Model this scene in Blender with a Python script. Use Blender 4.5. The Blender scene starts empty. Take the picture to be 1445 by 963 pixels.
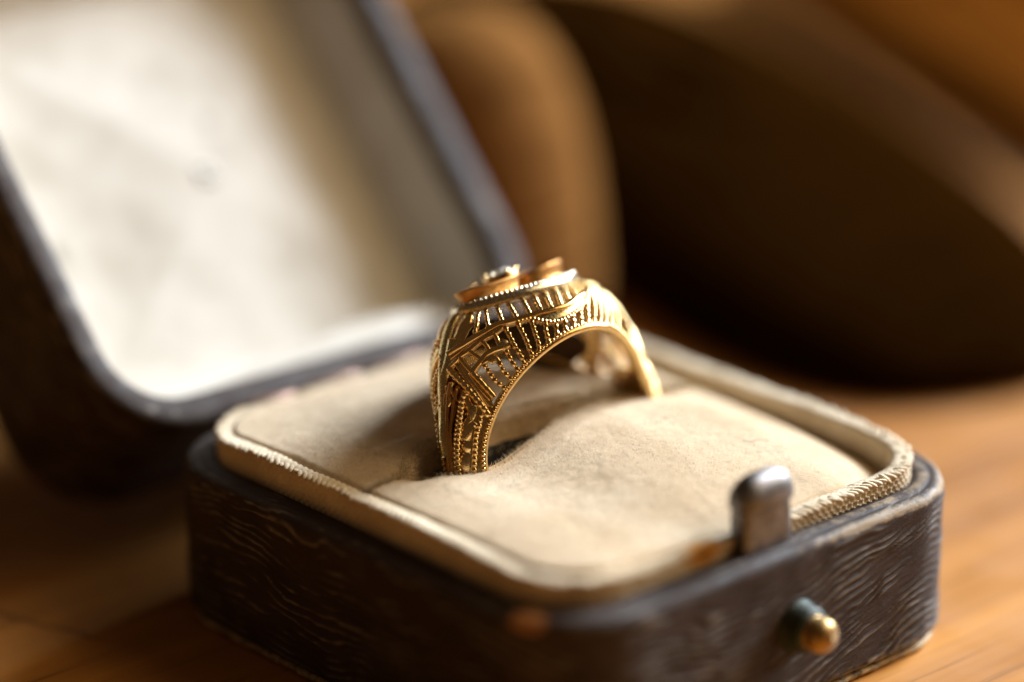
import bpy, math, random
import numpy as np
from mathutils import Matrix, Vector

# ------------------------------------------------------------------ camera, light, exposure
# Units of the code are millimetres in the "box frame": x runs along the front edge of the
# ring box, y from the front (catch) to the back (hinge), z = 0 at the rim of the tray.
# world metres = (box frame - ORG) / 1000, so the table top is at world z = 0.
ORG = np.array([22.0, 22.0, -12.8])
MM = 0.001
scene = bpy.context.scene
COL = scene.collection
def wpt(p): return Vector(((np.asarray(p, float) - ORG) * MM).tolist())

CAM_POS = np.array([-121.87, -129.95, 84.55]); CAM_TGT = np.array([37.337, 45.609, 0.0])
zc = CAM_POS - CAM_TGT; zc /= np.linalg.norm(zc)
xc = np.cross([0, 0, 1], zc); xc /= np.linalg.norm(xc); yc = np.cross(zc, xc)
cam_d = bpy.data.cameras.new('camera'); cam = bpy.data.objects.new('camera', cam_d); COL.objects.link(cam)
cam.matrix_world = Matrix(((xc[0], yc[0], zc[0], wpt(CAM_POS)[0]), (xc[1], yc[1], zc[1], wpt(CAM_POS)[1]),
                           (xc[2], yc[2], zc[2], wpt(CAM_POS)[2]), (0, 0, 0, 1)))
cam_d.lens = 105; cam_d.sensor_width = 36; cam_d.clip_start = 0.005; cam_d.clip_end = 20
cam_d.dof.use_dof = True; cam_d.dof.focus_distance = 0.2185; cam_d.dof.aperture_fstop = 6.4
scene.camera = cam

world = bpy.data.worlds.new('World'); scene.world = world; world.use_nodes = True
bg = world.node_tree.nodes['Background']
bg.inputs[0].default_value = (0.20, 0.12, 0.06, 1); bg.inputs[1].default_value = 0.32

def area_lamp(name, direction, dist, size, power, color, target=(24, 30, 4)):
    d = bpy.data.lights.new(name, 'AREA'); d.shape = 'RECTANGLE'; d.size = size[0]; d.size_y = size[1]
    d.energy = power; d.color = color
    o = bpy.data.objects.new(name, d); COL.objects.link(o)
    v = Vector(direction).normalized()
    o.location = wpt(target) + v * dist
    o.rotation_euler = v.to_track_quat('Z', 'Y').to_euler()
    return o
# window on the right, a little behind: the hard cool light that leaves the lid's right side in shade
area_lamp('window_lamp', (2.75, -0.14, 1.42), 0.95, (0.40, 0.34), 36, (0.76, 0.87, 1.0))
# broad soft room light from the front right
area_lamp('room_lamp', (0.85, -0.50, 0.75), 1.1, (0.9, 0.7), 8.2, (1.0, 0.74, 0.42))

vs = scene.view_settings
vs.view_transform = 'Standard'; vs.look = 'None'; vs.exposure = 0; vs.gamma = 1; vs.use_curve_mapping = False
scene.cycles.use_denoising = True
scene.cycles.max_bounces = 10; scene.cycles.caustics_reflective = True

# ------------------------------------------------------------------ helpers
BASE = {}
rng = np.random.default_rng(7)
def sm(x, a, b):
    x = np.clip((np.asarray(x, float) - a) / (b - a), 0, 1); return x * x * (3 - 2 * x)

def vnoise(x, y, seed=0):
    """smooth 2-D value noise, about -1..1"""
    x = np.asarray(x, float); y = np.asarray(y, float)
    xi = np.floor(x).astype(np.int64); yi = np.floor(y).astype(np.int64)
    xf = x - xi; yf = y - yi
    xf = xf * xf * xf * (xf * (xf * 6 - 15) + 10); yf = yf * yf * yf * (yf * (yf * 6 - 15) + 10)
    def h(i, j):
        n = (i * 374761393 + j * 668265263 + seed * 974634777) & 0xFFFFFFFF
        n = ((n ^ (n >> 13)) * 1274126177) & 0xFFFFFFFF
        n = n ^ (n >> 16)
        return (n & 0xFFFF) / 32767.5 - 1
    a = h(xi, yi); b = h(xi + 1, yi); c = h(xi, yi + 1); d = h(xi + 1, yi + 1)
    return (a * (1 - xf) + b * xf) * (1 - yf) + (c * (1 - xf) + d * xf) * yf

def mesh_obj(name, verts, faces, mat, parent=None, smooth=True, attrs=None):
    """verts in box-frame mm -> one mesh object, its origin on its parent (or on itself)"""
    V = (np.asarray(verts, float) - ORG) * MM
    base = np.array(BASE[parent.name]) if parent is not None else np.zeros(3)
    V = V - base
    me = bpy.data.meshes.new(name)
    me.from_pydata(V.tolist(), [], faces if isinstance(faces, list) else faces.tolist())
    if smooth: me.polygons.foreach_set('use_smooth', [True] * len(me.polygons))
    if attrs:
        for k, a in attrs.items():
            at = me.attributes.new(k, 'FLOAT', 'POINT'); at.data.foreach_set('value', np.asarray(a, float))
    me.update()
    me.materials.append(mat)
    o = bpy.data.objects.new(name, me); COL.objects.link(o)
    if parent is not None:
        o.parent = parent
        BASE[o.name] = base.tolist()
    else:
        BASE[o.name] = [0, 0, 0]
    return o

def thing(name, label, cat, base, group=None):
    o = bpy.data.objects.new(name, None); COL.objects.link(o)
    w = wpt(base); o.location = w; BASE[o.name] = list(w)
    o.empty_display_size = 0.005
    o['label'] = label; o['category'] = cat
    if group: o['group'] = group
    return o

def grid_faces(nu, nv, closed_u=False, closed_v=False, flip=False):
    F = []
    for i in range(nu if closed_u else nu - 1):
        for j in range(nv if closed_v else nv - 1):
            a = i * nv + j; b = ((i + 1) % nu) * nv + j; c = ((i + 1) % nu) * nv + (j + 1) % nv; d = i * nv + (j + 1) % nv
            F.append((a, d, c, b) if flip else (a, b, c, d))
    return F

def rrect(x0, y0, x1, y1, r, n_arc=14, step=0.6):
    """points (counter-clockwise, even spacing) and outward normals of a rounded rectangle"""
    P = []
    def line(ax, ay, bx, by):
        L = math.hypot(bx - ax, by - ay); n = max(2, int(L / step))
        for k in range(n): P.append((ax + (bx - ax) * k / n, ay + (by - ay) * k / n))
    def arc(cx, cy, a0):
        n = max(n_arc, int(r * math.pi / 2 / step))
        for k in range(n):
            a = a0 + math.pi / 2 * k / n; P.append((cx + r * math.cos(a), cy + r * math.sin(a)))
    line(x0 + r, y0, x1 - r, y0); arc(x1 - r, y0 + r, -math.pi / 2)
    line(x1, y0 + r, x1, y1 - r); arc(x1 - r, y1 - r, 0)
    line(x1 - r, y1, x0 + r, y1); arc(x0 + r, y1 - r, math.pi / 2)
    line(x0, y1 - r, x0, y0 + r); arc(x0 + r, y0 + r, math.pi)
    P = np.array(P); T = np.roll(P, -1, 0) - np.roll(P, 1, 0); T /= np.linalg.norm(T, axis=1)[:, None]
    N = np.stack([T[:, 1], -T[:, 0]], 1)
    S = np.concatenate([[0], np.cumsum(np.linalg.norm(np.diff(P, axis=0), axis=1))])
    return P, N, S

# ------------------------------------------------------------------ materials
def new_mat(name):
    m = bpy.data.materials.new(name); m.use_nodes = True
    nt = m.node_tree; bs = nt.nodes['Principled BSDF']
    return m, nt, bs
def node(nt, typ, **kw):
    n = nt.nodes.new(typ)
    for k, v in kw.items(): setattr(n, k, v)
    return n
def coords(nt, scale=(1, 1, 1), rot=(0, 0, 0), loc=(0, 0, 0)):
    """object coordinates in millimetres"""
    tc = node(nt, 'ShaderNodeTexCoord'); mp = node(nt, 'ShaderNodeMapping')
    mp.inputs['Scale'].default_value = tuple(1000 * s for s in scale)
    mp.inputs['Rotation'].default_value = rot; mp.inputs['Location'].default_value = loc
    nt.links.new(tc.outputs['Object'], mp.inputs['Vector'])
    return mp.outputs['Vector']
def noise(nt, vec, scale, detail=4, rough=0.55, dist=0.0):
    n = node(nt, 'ShaderNodeTexNoise'); n.inputs['Scale'].default_value = scale
    n.inputs['Detail'].default_value = detail; n.inputs['Roughness'].default_value = rough
    n.inputs['Distortion'].default_value = dist
    nt.links.new(vec, n.inputs['Vector']); return n.outputs['Fac']
def ramp(nt, fac, stops):
    r = node(nt, 'ShaderNodeValToRGB'); e = r.color_ramp.elements
    while len(e) < len(stops): e.new(0.5)
    for k, (p, c) in enumerate(stops):
        e[k].position = p; e[k].color = (c[0], c[1], c[2], 1) if not isinstance(c, (int, float)) else (c, c, c, 1)
    nt.links.new(fac, r.inputs['Fac']); return r.outputs['Color']
def mixc(nt, fac, a, b, mode='MIX'):
    m = node(nt, 'ShaderNodeMix', data_type='RGBA', blend_type=mode)
    for s, v in ((m.inputs[0], fac), (m.inputs[6], a), (m.inputs[7], b)):
        if hasattr(v, 'links') or hasattr(v, 'is_output'): nt.links.new(v, s)
        elif isinstance(v, (int, float)): s.default_value = v
        else: s.default_value = (v[0], v[1], v[2], 1)
    return m.outputs[2]
def math_n(nt, op, a, b=None):
    m = node(nt, 'ShaderNodeMath', operation=op)
    for s, v in zip(m.inputs, (a, b)):
        if v is None: continue
        if isinstance(v, (int, float)): s.default_value = v
        else: nt.links.new(v, s)
    return m.outputs[0]
def bump(nt, bs, height, dist_mm, strength=1.0):
    b = node(nt, 'ShaderNodeBump'); b.inputs['Distance'].default_value = dist_mm * MM; b.inputs['Strength'].default_value = strength
    nt.links.new(height, b.inputs['Height']); nt.links.new(b.outputs['Normal'], bs.inputs['Normal'])
def attr(nt, name):
    a = node(nt, 'ShaderNodeAttribute'); a.attribute_name = name; return a.outputs['Fac']
def pset(bs, **kw):
    names = dict(color='Base Color', rough='Roughness', metal='Metallic', spec='Specular IOR Level', sheen='Sheen Weight',
                 sheen_rough='Sheen Roughness', coat='Coat Weight', coat_rough='Coat Roughness', ior='IOR', trans='Transmission Weight', aniso='Anisotropic')
    for k, v in kw.items():
        s = bs.inputs[names[k]]
        s.default_value = (v[0], v[1], v[2], 1) if k == 'color' else v

def gold_mat(name, c, rough):
    m, nt, bs = new_mat(name)
    v = coords(nt)
    n = noise(nt, v, 2.2, 5, 0.6)
    col = ramp(nt, n, [(0.3, tuple(x * 0.78 for x in c)), (0.7, c)])
    nt.links.new(col, bs.inputs['Base Color'])
    rr = ramp(nt, noise(nt, v, 5.0, 4), [(0.3, rough * 0.7), (0.75, rough * 1.7)])
    nt.links.new(rr, bs.inputs['Roughness'])
    pset(bs, metal=1.0)
    bump(nt, bs, noise(nt, v, 6.0, 5, 0.6), 0.03, 0.6)
    return m
M = {}
M['gold'] = gold_mat('yellow_gold', (0.93, 0.65, 0.29), 0.16)
M['gold_leaf'] = gold_mat('green_gold', (0.78, 0.62, 0.30), 0.22)
M['rose'] = gold_mat('rose_gold', (0.58, 0.30, 0.095), 0.34)
M['shade_gold'] = gold_mat('shaded_inner_gold', (0.075, 0.042, 0.02), 0.45)  # near-black gold: shade behind the piercing put into the colour
M['white_gold'] = gold_mat('pale_gold', (0.78, 0.70, 0.52), 0.2)

m, nt, bs = new_mat('pale_stone'); pset(bs, color=(0.95, 0.93, 0.86), rough=0.06, trans=0.15, ior=1.9); M['stone'] = m

def leather(name):
    """grained leather; vertex attributes: grain (ridge height), edge (worn edge), chip (bare spot)"""
    m, nt, bs = new_mat(name)
    v = coords(nt)
    g = attr(nt, 'grain')
    base = ramp(nt, noise(nt, v, 0.35, 5), [(0.3, (0.024, 0.013, 0.009)), (0.7, (0.054, 0.034, 0.025))])
    tops = ramp(nt, noise(nt, v, 0.9, 4), [(0.35, (0.09, 0.072, 0.056)), (0.7, (0.23, 0.19, 0.15))])
    worn_m = ramp(nt, math_n(nt, 'ADD', g, math_n(nt, 'MULTIPLY', math_n(nt, 'SUBTRACT', noise(nt, v, 0.30, 3), 0.5), 0.6)), [(0.38, 0.0), (0.80, 0.95)])
    c = mixc(nt, worn_m, base, tops)
    ew = ramp(nt, math_n(nt, 'ADD', attr(nt, 'edge'), math_n(nt, 'SUBTRACT', noise(nt, v, 0.8, 5, 0.65), 0.5)), [(0.62, 0.0), (0.90, 0.85)])
    c = mixc(nt, ew, c, (0.33, 0.24, 0.14))
    chip = ramp(nt, math_n(nt, 'ADD', attr(nt, 'chip'), math_n(nt, 'MULTIPLY', math_n(nt, 'SUBTRACT', noise(nt, v, 1.2, 4), 0.5), 0.5)), [(0.52, 0.0), (0.62, 1.0)])
    c = mixc(nt, chip, c, (0.42, 0.19, 0.07))
    nt.links.new(c, bs.inputs['Base Color'])
    nt.links.new(ramp(nt, noise(nt, v, 0.7, 4), [(0.3, 0.5), (0.7, 0.75)]), bs.inputs['Roughness'])
    pset(bs, spec=0.25)
    bump(nt, bs, noise(nt, coords(nt, (1, 1, 2.2)), 3.2, 6, 0.7), 0.09, 0.7)
    return m
M['leather'] = leather('grained_leather')

m, nt, bs = new_mat('worn_board_edge'); v = coords(nt)
nt.links.new(ramp(nt, noise(nt, v, 1.0, 5, 0.7), [(0.35, (0.06, 0.035, 0.02)), (0.55, (0.42, 0.29, 0.13)), (0.8, (0.58, 0.43, 0.2))]), bs.inputs['Base Color'])
pset(bs, rough=0.6); bump(nt, bs, noise(nt, v, 3, 4), 0.08); M['board_edge'] = m

m, nt, bs = new_mat('cream_velvet'); v = coords(nt)
c = ramp(nt, noise(nt, v, 0.16, 6, 0.62), [(0.28, (0.56, 0.39, 0.225)), (0.50, (0.71, 0.53, 0.335)), (0.72, (0.80, 0.64, 0.44))])
c = mixc(nt, ramp(nt, noise(nt, v, 1.6, 5, 0.7), [(0.42, 0.0), (0.70, 0.35)]), c, (0.46, 0.33, 0.20))
c = mixc(nt, ramp(nt, noise(nt, v, 0.75, 3, 0.5), [(0.60, 0.0), (0.70, 0.28)]), c, (0.30, 0.22, 0.15))
nt.links.new(c, bs.inputs['Base Color'])
pset(bs, rough=0.95, spec=0.1, sheen=0.35, sheen_rough=0.5)
bs.inputs['Sheen Tint'].default_value = (1, 0.93, 0.82, 1)
h = math_n(nt, 'ADD', noise(nt, v, 5.5, 6, 0.8), math_n(nt, 'MULTIPLY', noise(nt, v, 1.3, 4), 0.35))
bump(nt, bs, h, 0.16, 0.75); M['velvet'] = m

m, nt, bs = new_mat('cream_fibre'); pset(bs, color=(0.60, 0.50, 0.35), rough=0.9, spec=0.1); M['fibre'] = m
m, nt, bs = new_mat('slot_shade_black'); pset(bs, color=(0.012, 0.012, 0.016), rough=0.9); M['slot'] = m  # near-black colour stands for the shade deep in the slot

m, nt, bs = new_mat('woven_braid'); v = coords(nt)
n1 = noise(nt, v, 0.25, 4)
c = ramp(nt, n1, [(0.3, (0.56, 0.44, 0.29)), (0.7, (0.76, 0.64, 0.46))])
st = attr(nt, 'stain'); sm_ = ramp(nt, math_n(nt, 'ADD', st, math_n(nt, 'MULTIPLY', math_n(nt, 'SUBTRACT', noise(nt, v, 1.1, 4), 0.5), 0.55)), [(0.30, 0.0), (0.75, 1.0)])
c = mixc(nt, sm_, c, (0.62, 0.29, 0.05))
core = ramp(nt, st, [(0.86, 0.0), (0.97, 0.9)])
c = mixc(nt, core, c, (0.05, 0.02, 0.008))
nt.links.new(c, bs.inputs['Base Color']); pset(bs, rough=0.9, spec=0.08, sheen=0.15)
bump(nt, bs, noise(nt, v, 5, 4), 0.06); M['braid'] = m

m, nt, bs = new_mat('cream_satin'); v = coords(nt)
c = ramp(nt, noise(nt, v, 0.16, 5, 0.6), [(0.25, (0.45, 0.405, 0.335)), (0.5, (0.57, 0.525, 0.45)), (0.7, (0.61, 0.575, 0.51))])
sp = ramp(nt, attr(nt, 'print'), [(0.35, 0.0), (0.8, 0.75)])
c = mixc(nt, sp, c, (0.16, 0.14, 0.11))
nt.links.new(c, bs.inputs['Base Color']); pset(bs, rough=0.6, spec=0.22, sheen=0.1)
bump(nt, bs, noise(nt, coords(nt, (1, 0.12, 1)), 4, 3), 0.03, 0.5); M['satin'] = m

m, nt, bs = new_mat('tarnished_steel'); v = coords(nt)
nt.links.new(ramp(nt, noise(nt, v, 0.9, 5, 0.65), [(0.3, (0.10, 0.09, 0.085)), (0.7, (0.26, 0.25, 0.25))]), bs.inputs['Base Color'])
nt.links.new(ramp(nt, noise(nt, v, 2.4, 5), [(0.3, 0.33), (0.75, 0.6)]), bs.inputs['Roughness'])
pset(bs, metal=1.0); bump(nt, bs, noise(nt, v, 3.5, 5), 0.04, 0.6); M['steel'] = m

m, nt, bs = new_mat('old_brass'); v = coords(nt)
nt.links.new(ramp(nt, noise(nt, v, 0.8, 5), [(0.3, (0.24, 0.14, 0.045)), (0.7, (0.50, 0.33, 0.13))]), bs.inputs['Base Color'])
pset(bs, metal=0.85, rough=0.42); bump(nt, bs, noise(nt, v, 3, 4), 0.05, 0.6); M['brass'] = m
m, nt, bs = new_mat('verdigris'); v = coords(nt)
nt.links.new(ramp(nt, noise(nt, v, 0.9, 5, 0.65), [(0.35, (0.018, 0.018, 0.009)), (0.62, (0.022, 0.040, 0.028)), (0.82, (0.05, 0.10, 0.085))]), bs.inputs['Base Color'])
pset(bs, metal=0.3, rough=0.55); bump(nt, bs, noise(nt, v, 3, 4), 0.06); M['verdigris'] = m
m, nt, bs = new_mat('rusty_hinge'); v = coords(nt)
nt.links.new(ramp(nt, noise(nt, v, 0.7, 5, 0.65), [(0.35, (0.03, 0.015, 0.01)), (0.55, (0.20, 0.09, 0.045)), (0.75, (0.34, 0.30, 0.33))]), bs.inputs['Base Color'])
pset(bs, metal=0.5, rough=0.45); M['hinge'] = m

def wood(name, dark, light, scale, rough, coat, rot):
    m, nt, bs = new_mat(name)
    v = coords(nt, (0.05, 1, 1), rot)
    g = noise(nt, v, scale, 7, 0.62, 0.6)
    big = noise(nt, coords(nt), 0.012, 3)
    fac = math_n(nt, 'ADD', math_n(nt, 'MULTIPLY', g, 0.7), math_n(nt, 'MULTIPLY', big, 0.35))
    c = ramp(nt, fac, [(0.33, dark), (0.72, light)])
    pores = ramp(nt, noise(nt, coords(nt, (0.04, 1, 1), rot), scale * 6, 3, 0.5), [(0.30, 0.55), (0.42, 0.0)])
    c = mixc(nt, pores, c, tuple(x * 0.35 for x in dark))
    nt.links.new(c, bs.inputs['Base Color'])
    nt.links.new(ramp(nt, noise(nt, coords(nt), 0.15, 5), [(0.3, rough * 0.8), (0.7, rough * 1.25)]), bs.inputs['Roughness'])
    pset(bs, coat=coat, coat_rough=0.25, spec=0.4 if rough < 0.6 else 0.0)
    bump(nt, bs, g, 0.10, 0.5)
    return m, nt, bs
M['table'], nt_t, bs_t = wood('varnished_table_wood', (0.22, 0.078, 0.014), (0.58, 0.25, 0.048), 0.16, 0.5, 0.05, (0, 0, math.radians(40)))
M['jar'], _, _ = wood('pale_turned_wood', (0.10, 0.042, 0.011), (0.22, 0.10, 0.03), 0.10, 0.75, 0.0, (0, math.radians(90), 0))
M['bowl'], _, _ = wood('dark_turned_wood', (0.008, 0.0026, 0.0003), (0.016, 0.0054, 0.0007), 0.08, 0.9, 0.0, (0, 0, math.radians(-30)))
M['backbox'], _, _ = wood('reddish_box_wood', (0.034, 0.009, 0.0008), (0.066, 0.019, 0.0022), 0.06, 0.65, 0.0, (0, 0, math.radians(65)))
m, nt, bs = new_mat('dark_red_thread'); pset(bs, color=(0.16, 0.03, 0.025), rough=0.8); M['thread'] = m
PRINT = [(6.0, 19.1, 1.0, 1.6, .75), (7.4, 21.0, 1.2, .8, .6), (9.5, 21.4, .8, 1.0, .35), (16.3, 20.7, 1.1, 1.0, .3), (15.0, 26.5, 1.5, .7, .3), (21.0, 28.6, .9, 1.0, .5), (24.6, 27.2, 1.0, 1.2, .75), (25.6, 24.9, .7, .9, .55)]

# ------------------------------------------------------------------ the table
def slab(name, x0, y0, x1, y1, z0, z1, mat, parent=None, bev=1.5):
    P, N, S = rrect(x0, y0, x1, y1, 12, 10, 60)
    prof = [(bev, z0), (0, z0 + bev), (0, z1 - bev), (bev * 0.3, z1 - bev * 0.3), (bev, z1)]
    V = [[*(P[i] - N[i] * ins), z] for i in range(len(P)) for ins, z in prof]
    F = grid_faces(len(P), len(prof), closed_u=True)
    F.append([i * len(prof) + len(prof) - 1 for i in range(len(P))]); F.append([i * len(prof) for i in range(len(P))][::-1])
    return mesh_obj(name, V, F, mat, parent, smooth=False)
# an old curved crack in the varnish beside the box
v = coords(nt_t, (1, 1, 1), (0, 0, 0)); sep = node(nt_t, 'ShaderNodeSeparateXYZ'); nt_t.links.new(v, sep.inputs[0])
wob = math_n(nt_t, 'MULTIPLY', math_n(nt_t, 'SUBTRACT', noise(nt_t, v, 0.12, 3), 0.5), 5.0)
dx = math_n(nt_t, 'ADD', math_n(nt_t, 'ADD', sep.outputs[0], math_n(nt_t, 'MULTIPLY', sep.outputs[1], 0.30)), 22.6)
dline = math_n(nt_t, 'ABSOLUTE', math_n(nt_t, 'ADD', dx, wob))
mask = math_n(nt_t, 'MULTIPLY', ramp(nt_t, dline, [(0.12, 1.0), (0.42, 0.0)]), ramp(nt_t, math_n(nt_t, 'DIVIDE', sep.outputs[1], 40.0), [(0.50, 0.0), (0.56, 1.0)]))
old = bs_t.inputs['Base Color'].links[0].from_socket
nt_t.links.new(mixc(nt_t, math_n(nt_t, 'MULTIPLY', mask, 0.6), old, (0.05, 0.018, 0.005)), bs_t.inputs['Base Color'])
table = slab('table_top', -520, -420, 700, 700, -40.8, -12.8, M['table'])
table['kind'] = 'structure'; table['label'] = 'varnished orange brown wooden table top under the ring box'; table['category'] = 'table top'

# ------------------------------------------------------------------ the ring box
box = thing('ring_box', 'open antique ring box in dark grained leather with cream velvet cushion', 'ring box', (22, 22, -12.8))

def grain(s, z, seed):
    """long wavy creases running along the wall, broken up and swelling here and there"""
    w = 1.0 * vnoise(s * 0.11, z * 0.20, seed) + 0.40 * vnoise(s * 0.36, z * 0.55, seed + 1) + 0.10 * vnoise(s * 1.1, z * 1.3, seed + 5)
    ph = 2 * np.pi * (z * 1.5 + w * 1.5)
    a = (0.5 + 0.5 * np.sin(ph)) ** 1.8
    b = (0.5 + 0.5 * np.sin(ph * 1.9 + 2.0 * vnoise(s * 0.5, z * 0.5, seed + 6))) ** 2.5
    m = np.clip(0.70 + 0.70 * vnoise(s * 0.33, z * 1.1, seed + 2), 0, 1); m2 = np.clip(0.5 + 0.8 * vnoise(s * 0.5, z * 1.6, seed + 3), 0, 1)
    return np.clip(0.78 * a * m + 0.40 * b * m2 + 0.08 * vnoise(s * 2.5, z * 3.5, seed + 4), 0, 1.2)

def leather_shell(name, rect, r, prof, xf, seed, slope, parent, amp=0.21, chip=None, edge_s=None):
    """prof: (inset, z, displacement weight, edge wear); xf maps local (x, y, z) to the box frame"""
    P, N, S = rrect(*rect, r, 20, 0.34)
    n, k = len(P), len(prof)
    ins = np.array([q[0] for q in prof]); zz = np.array([q[1] for q in prof]); wt = np.array([q[2] for q in prof]); ed = np.array([q[3] for q in prof])
    arc = np.concatenate([[0], np.cumsum(np.hypot(np.diff(ins), np.diff(zz)))])
    SS, AA = np.meshgrid(S, arc, indexing='ij')
    G = grain(SS, AA - slope(SS), seed)
    D = G * amp * wt[None, :]
    X = P[:, None, 0] - N[:, None, 0] * (ins[None, :] - D); Y = P[:, None, 1] - N[:, None, 1] * (ins[None, :] - D)
    Z = np.broadcast_to(zz[None, :], X.shape)
    L = np.stack([X, Y, Z], -1).reshape(-1, 3)
    V = xf(L)
    E = np.broadcast_to(ed[None, :], X.shape).copy()
    if edge_s is not None: E = E * edge_s(SS)
    C = np.zeros(len(L))
    if chip is not None:
        (cx, cy, cz), (ra, rb) = chip
        d2 = ((L[:, 0] - cx) ** 2 + (L[:, 1] - cy) ** 2) / ra ** 2 + (L[:, 2] - cz) ** 2 / rb ** 2
        C = np.exp(-d2)
    F = grid_faces(n, k, closed_u=True)
    F.append([i * k for i in range(n)][::-1]); F.append([i * k + k - 1 for i in range(n)])
    return mesh_obj(name, V, F, M['leather'], parent, attrs={'grain': G.ravel(), 'edge': E.ravel(), 'chip': C})

def lin(a, b, n): return [a + (b - a) * i / n for i in range(n)]
prof = [(1.2, -12.0, 0, 0), (0.5, -11.95, 0, 0.3), (0.12, -11.75, .5, 0.55)]
prof += [(0.0, z, 1, 0.45 if z < -11.1 else (0.25 if z > -1.4 else 0.0)) for z in lin(-11.5, -0.75, 104)]
prof += [(0.03, -0.62, .8, 0.5), (0.10, -0.40, .5, 0.62), (0.22, -0.22, .3, 0.62), (0.42, -0.08, .2, 0.5), (0.70, -0.01, .15, 0.42), (0.9, -0.06, 0, .3), (1.05, -0.10, 0, 0.1), (1.15, -0.04, .2, 0.42),
         (1.5, 0.0, .2, 0.49), (1.9, 0.0, .15, 0.46), (2.25, -0.05, 0, 0), (2.4, -0.3, 0, 0), (2.4, -4, 0, 0), (2.45, -11.0, 0, 0)]
def slope_box(s): return 0.26 * np.clip(s - 12, 0, 18) - 0.1 * np.clip(s - 60, 0, 60)
leather_shell('tray_shell', (0, -0.2, 43.8, 46.3), 7.8, prof, lambda L: L, 11, slope_box, box, chip=((1.6, 4.3, -0.45), (2.0, 0.7)),
              edge_s=lambda s: 0.75 + 0.75 * sm(s, 12, 22) * (1 - sm(s, 36, 46)))
# bare pasteboard showing under the leather, then the base board
def band(name, rect, r, prof, mat, parent, jitter=0.0, step=0.5, seed=3):
    P, N, S = rrect(*rect, r, 16, step)
    V = []
    for i in range(len(P)):
        for j, (ins, z) in enumerate(prof):
            q = ins + jitter * vnoise(S[i] * 0.9, j * 3.1, seed); V.append([*(P[i] - N[i] * q), z])
    F = grid_faces(len(P), len(prof), closed_u=True)
    F.append([i * len(prof) for i in range(len(P))][::-1]); F.append([i * len(prof) + len(prof) - 1 for i in range(len(P))])
    return mesh_obj(name, V, F, mat, parent)
band('base_board', (0, -0.2, 43.8, 46.3), 7.8, [(0.9, -12.78), (0.45, -12.72), (0.22, -12.5), (0.30, -12.2), (0.8, -12.1)], M['board_edge'], box, 0.12)

# the woven braid standing inside the rim
def top_z(P):
    x, y = P[:, 0], P[:, 1]
    wl = np.exp(-((x - 2.2) / 5) ** 2); wr = np.exp(-((x - 41.8) / 5) ** 2); wf = np.exp(-((y - 2.2) / 5) ** 2); wb = np.exp(-((y - 43.8) / 5) ** 2)
    return (2.0 * wl + 1.75 * wr + 0.95 * wf + 1.6 * wb) / (wl + wr + wf + wb + 1e-9)
P, N, S = rrect(2.35, 2.15, 41.45, 43.95, 5.8, 60, 0.105)
TZ = top_z(P) + 0.10 * vnoise(S * 0.25, S * 0, 5) + 0.05 * vnoise(S * 1.1, S * 0, 6)
nz = 22; cols = []
for j in range(nz):
    z = -1.2 + (TZ + 1.2) * j / (nz - 1)
    rib = 0.11 * np.sin(2 * np.pi * S / 0.62 + np.pi * (np.floor((z + 3) / 0.38) % 2)) + 0.05 * np.cos(2 * np.pi * (z + 3) / 0.38)
    cols.append(np.column_stack([P + N * (rib - 0.05 + 0.06 * vnoise(S * .3, z, 9))[:, None], z]))
for q, dz in ((0.12, 0.12), (0.35, 0.24), (0.65, 0.28), (0.95, 0.26), (1.2, 0.2), (1.4, 0.08)):
    cols.append(np.column_stack([P - N * q, TZ + dz + 0.05 * np.sin(2 * np.pi * S / 0.62 + 5.0 * q)]))
for j in range(6): cols.append(np.column_stack([P - N * (1.45 + 0.03 * vnoise(S * 2, S * 0 + j, 4))[:, None], TZ - 0.3 - (TZ + 3.2) * j / 5]))
V = np.stack(cols, 1).reshape(-1, 3)
def stain_at(V): return np.exp(-(((V[:, 0] - 16.0) / 1.9) ** 2 + ((V[:, 1] - 2.5) / 1.5) ** 2 + ((V[:, 2] - 0.9) / 1.1) ** 2))
mesh_obj('braid_wall', V, grid_faces(len(P), len(cols), closed_u=True), M['braid'], box, attrs={'stain': stain_at(V)})
# twisted stitches along its top edge
tot = S[-1]; cnt = int(tot / 0.54)
uu = np.linspace(0, 2 * np.pi, 7)[:-1]; ww = np.linspace(0, np.pi, 6)
sph = np.array([[math.cos(a) * math.sin(b), math.sin(a) * math.sin(b), math.cos(b)] for b in ww for a in uu])
sf = []
for b in range(5):
    for a in range(6): sf.append((b * 6 + a, b * 6 + (a + 1) % 6, (b + 1) * 6 + (a + 1) % 6, (b + 1) * 6 + a))
V = []; F = []
for k in range(cnt):
    i = int(k / cnt * len(P)); T = np.array([-N[i, 1], N[i, 0], 0]); Nn = np.array([N[i, 0], N[i, 1], 0]); Up = np.array([0, 0, 1.0])
    ax = 0.75 * T * 0.45 + 0.85 * Nn * 0.45 + Up * 0.10 * rng.normal(); ax = ax / np.linalg.norm(ax)
    b2 = np.cross(Up, ax); b2 /= np.linalg.norm(b2); b3 = np.cross(ax, b2)
    c = np.array([*(P[i] - N[i] * 0.25), TZ[i] + 0.16]) + rng.normal(0, 0.025, 3)
    o0 = len(V); sc = rng.uniform(0.9, 1.1)
    V.extend((c + (np.outer(sph[:, 2], ax) * 0.58 + np.outer(sph[:, 0], b2) * 0.24 + np.outer(sph[:, 1], b3) * 0.20) * sc).tolist())
    F.extend([tuple(o0 + t for t in f) for f in sf])
V = np.array(V)
st = mesh_obj('braid_stitching', V, F, M['braid'], box, attrs={'stain': stain_at(V)}); st['kind'] = 'stuff'

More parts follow.
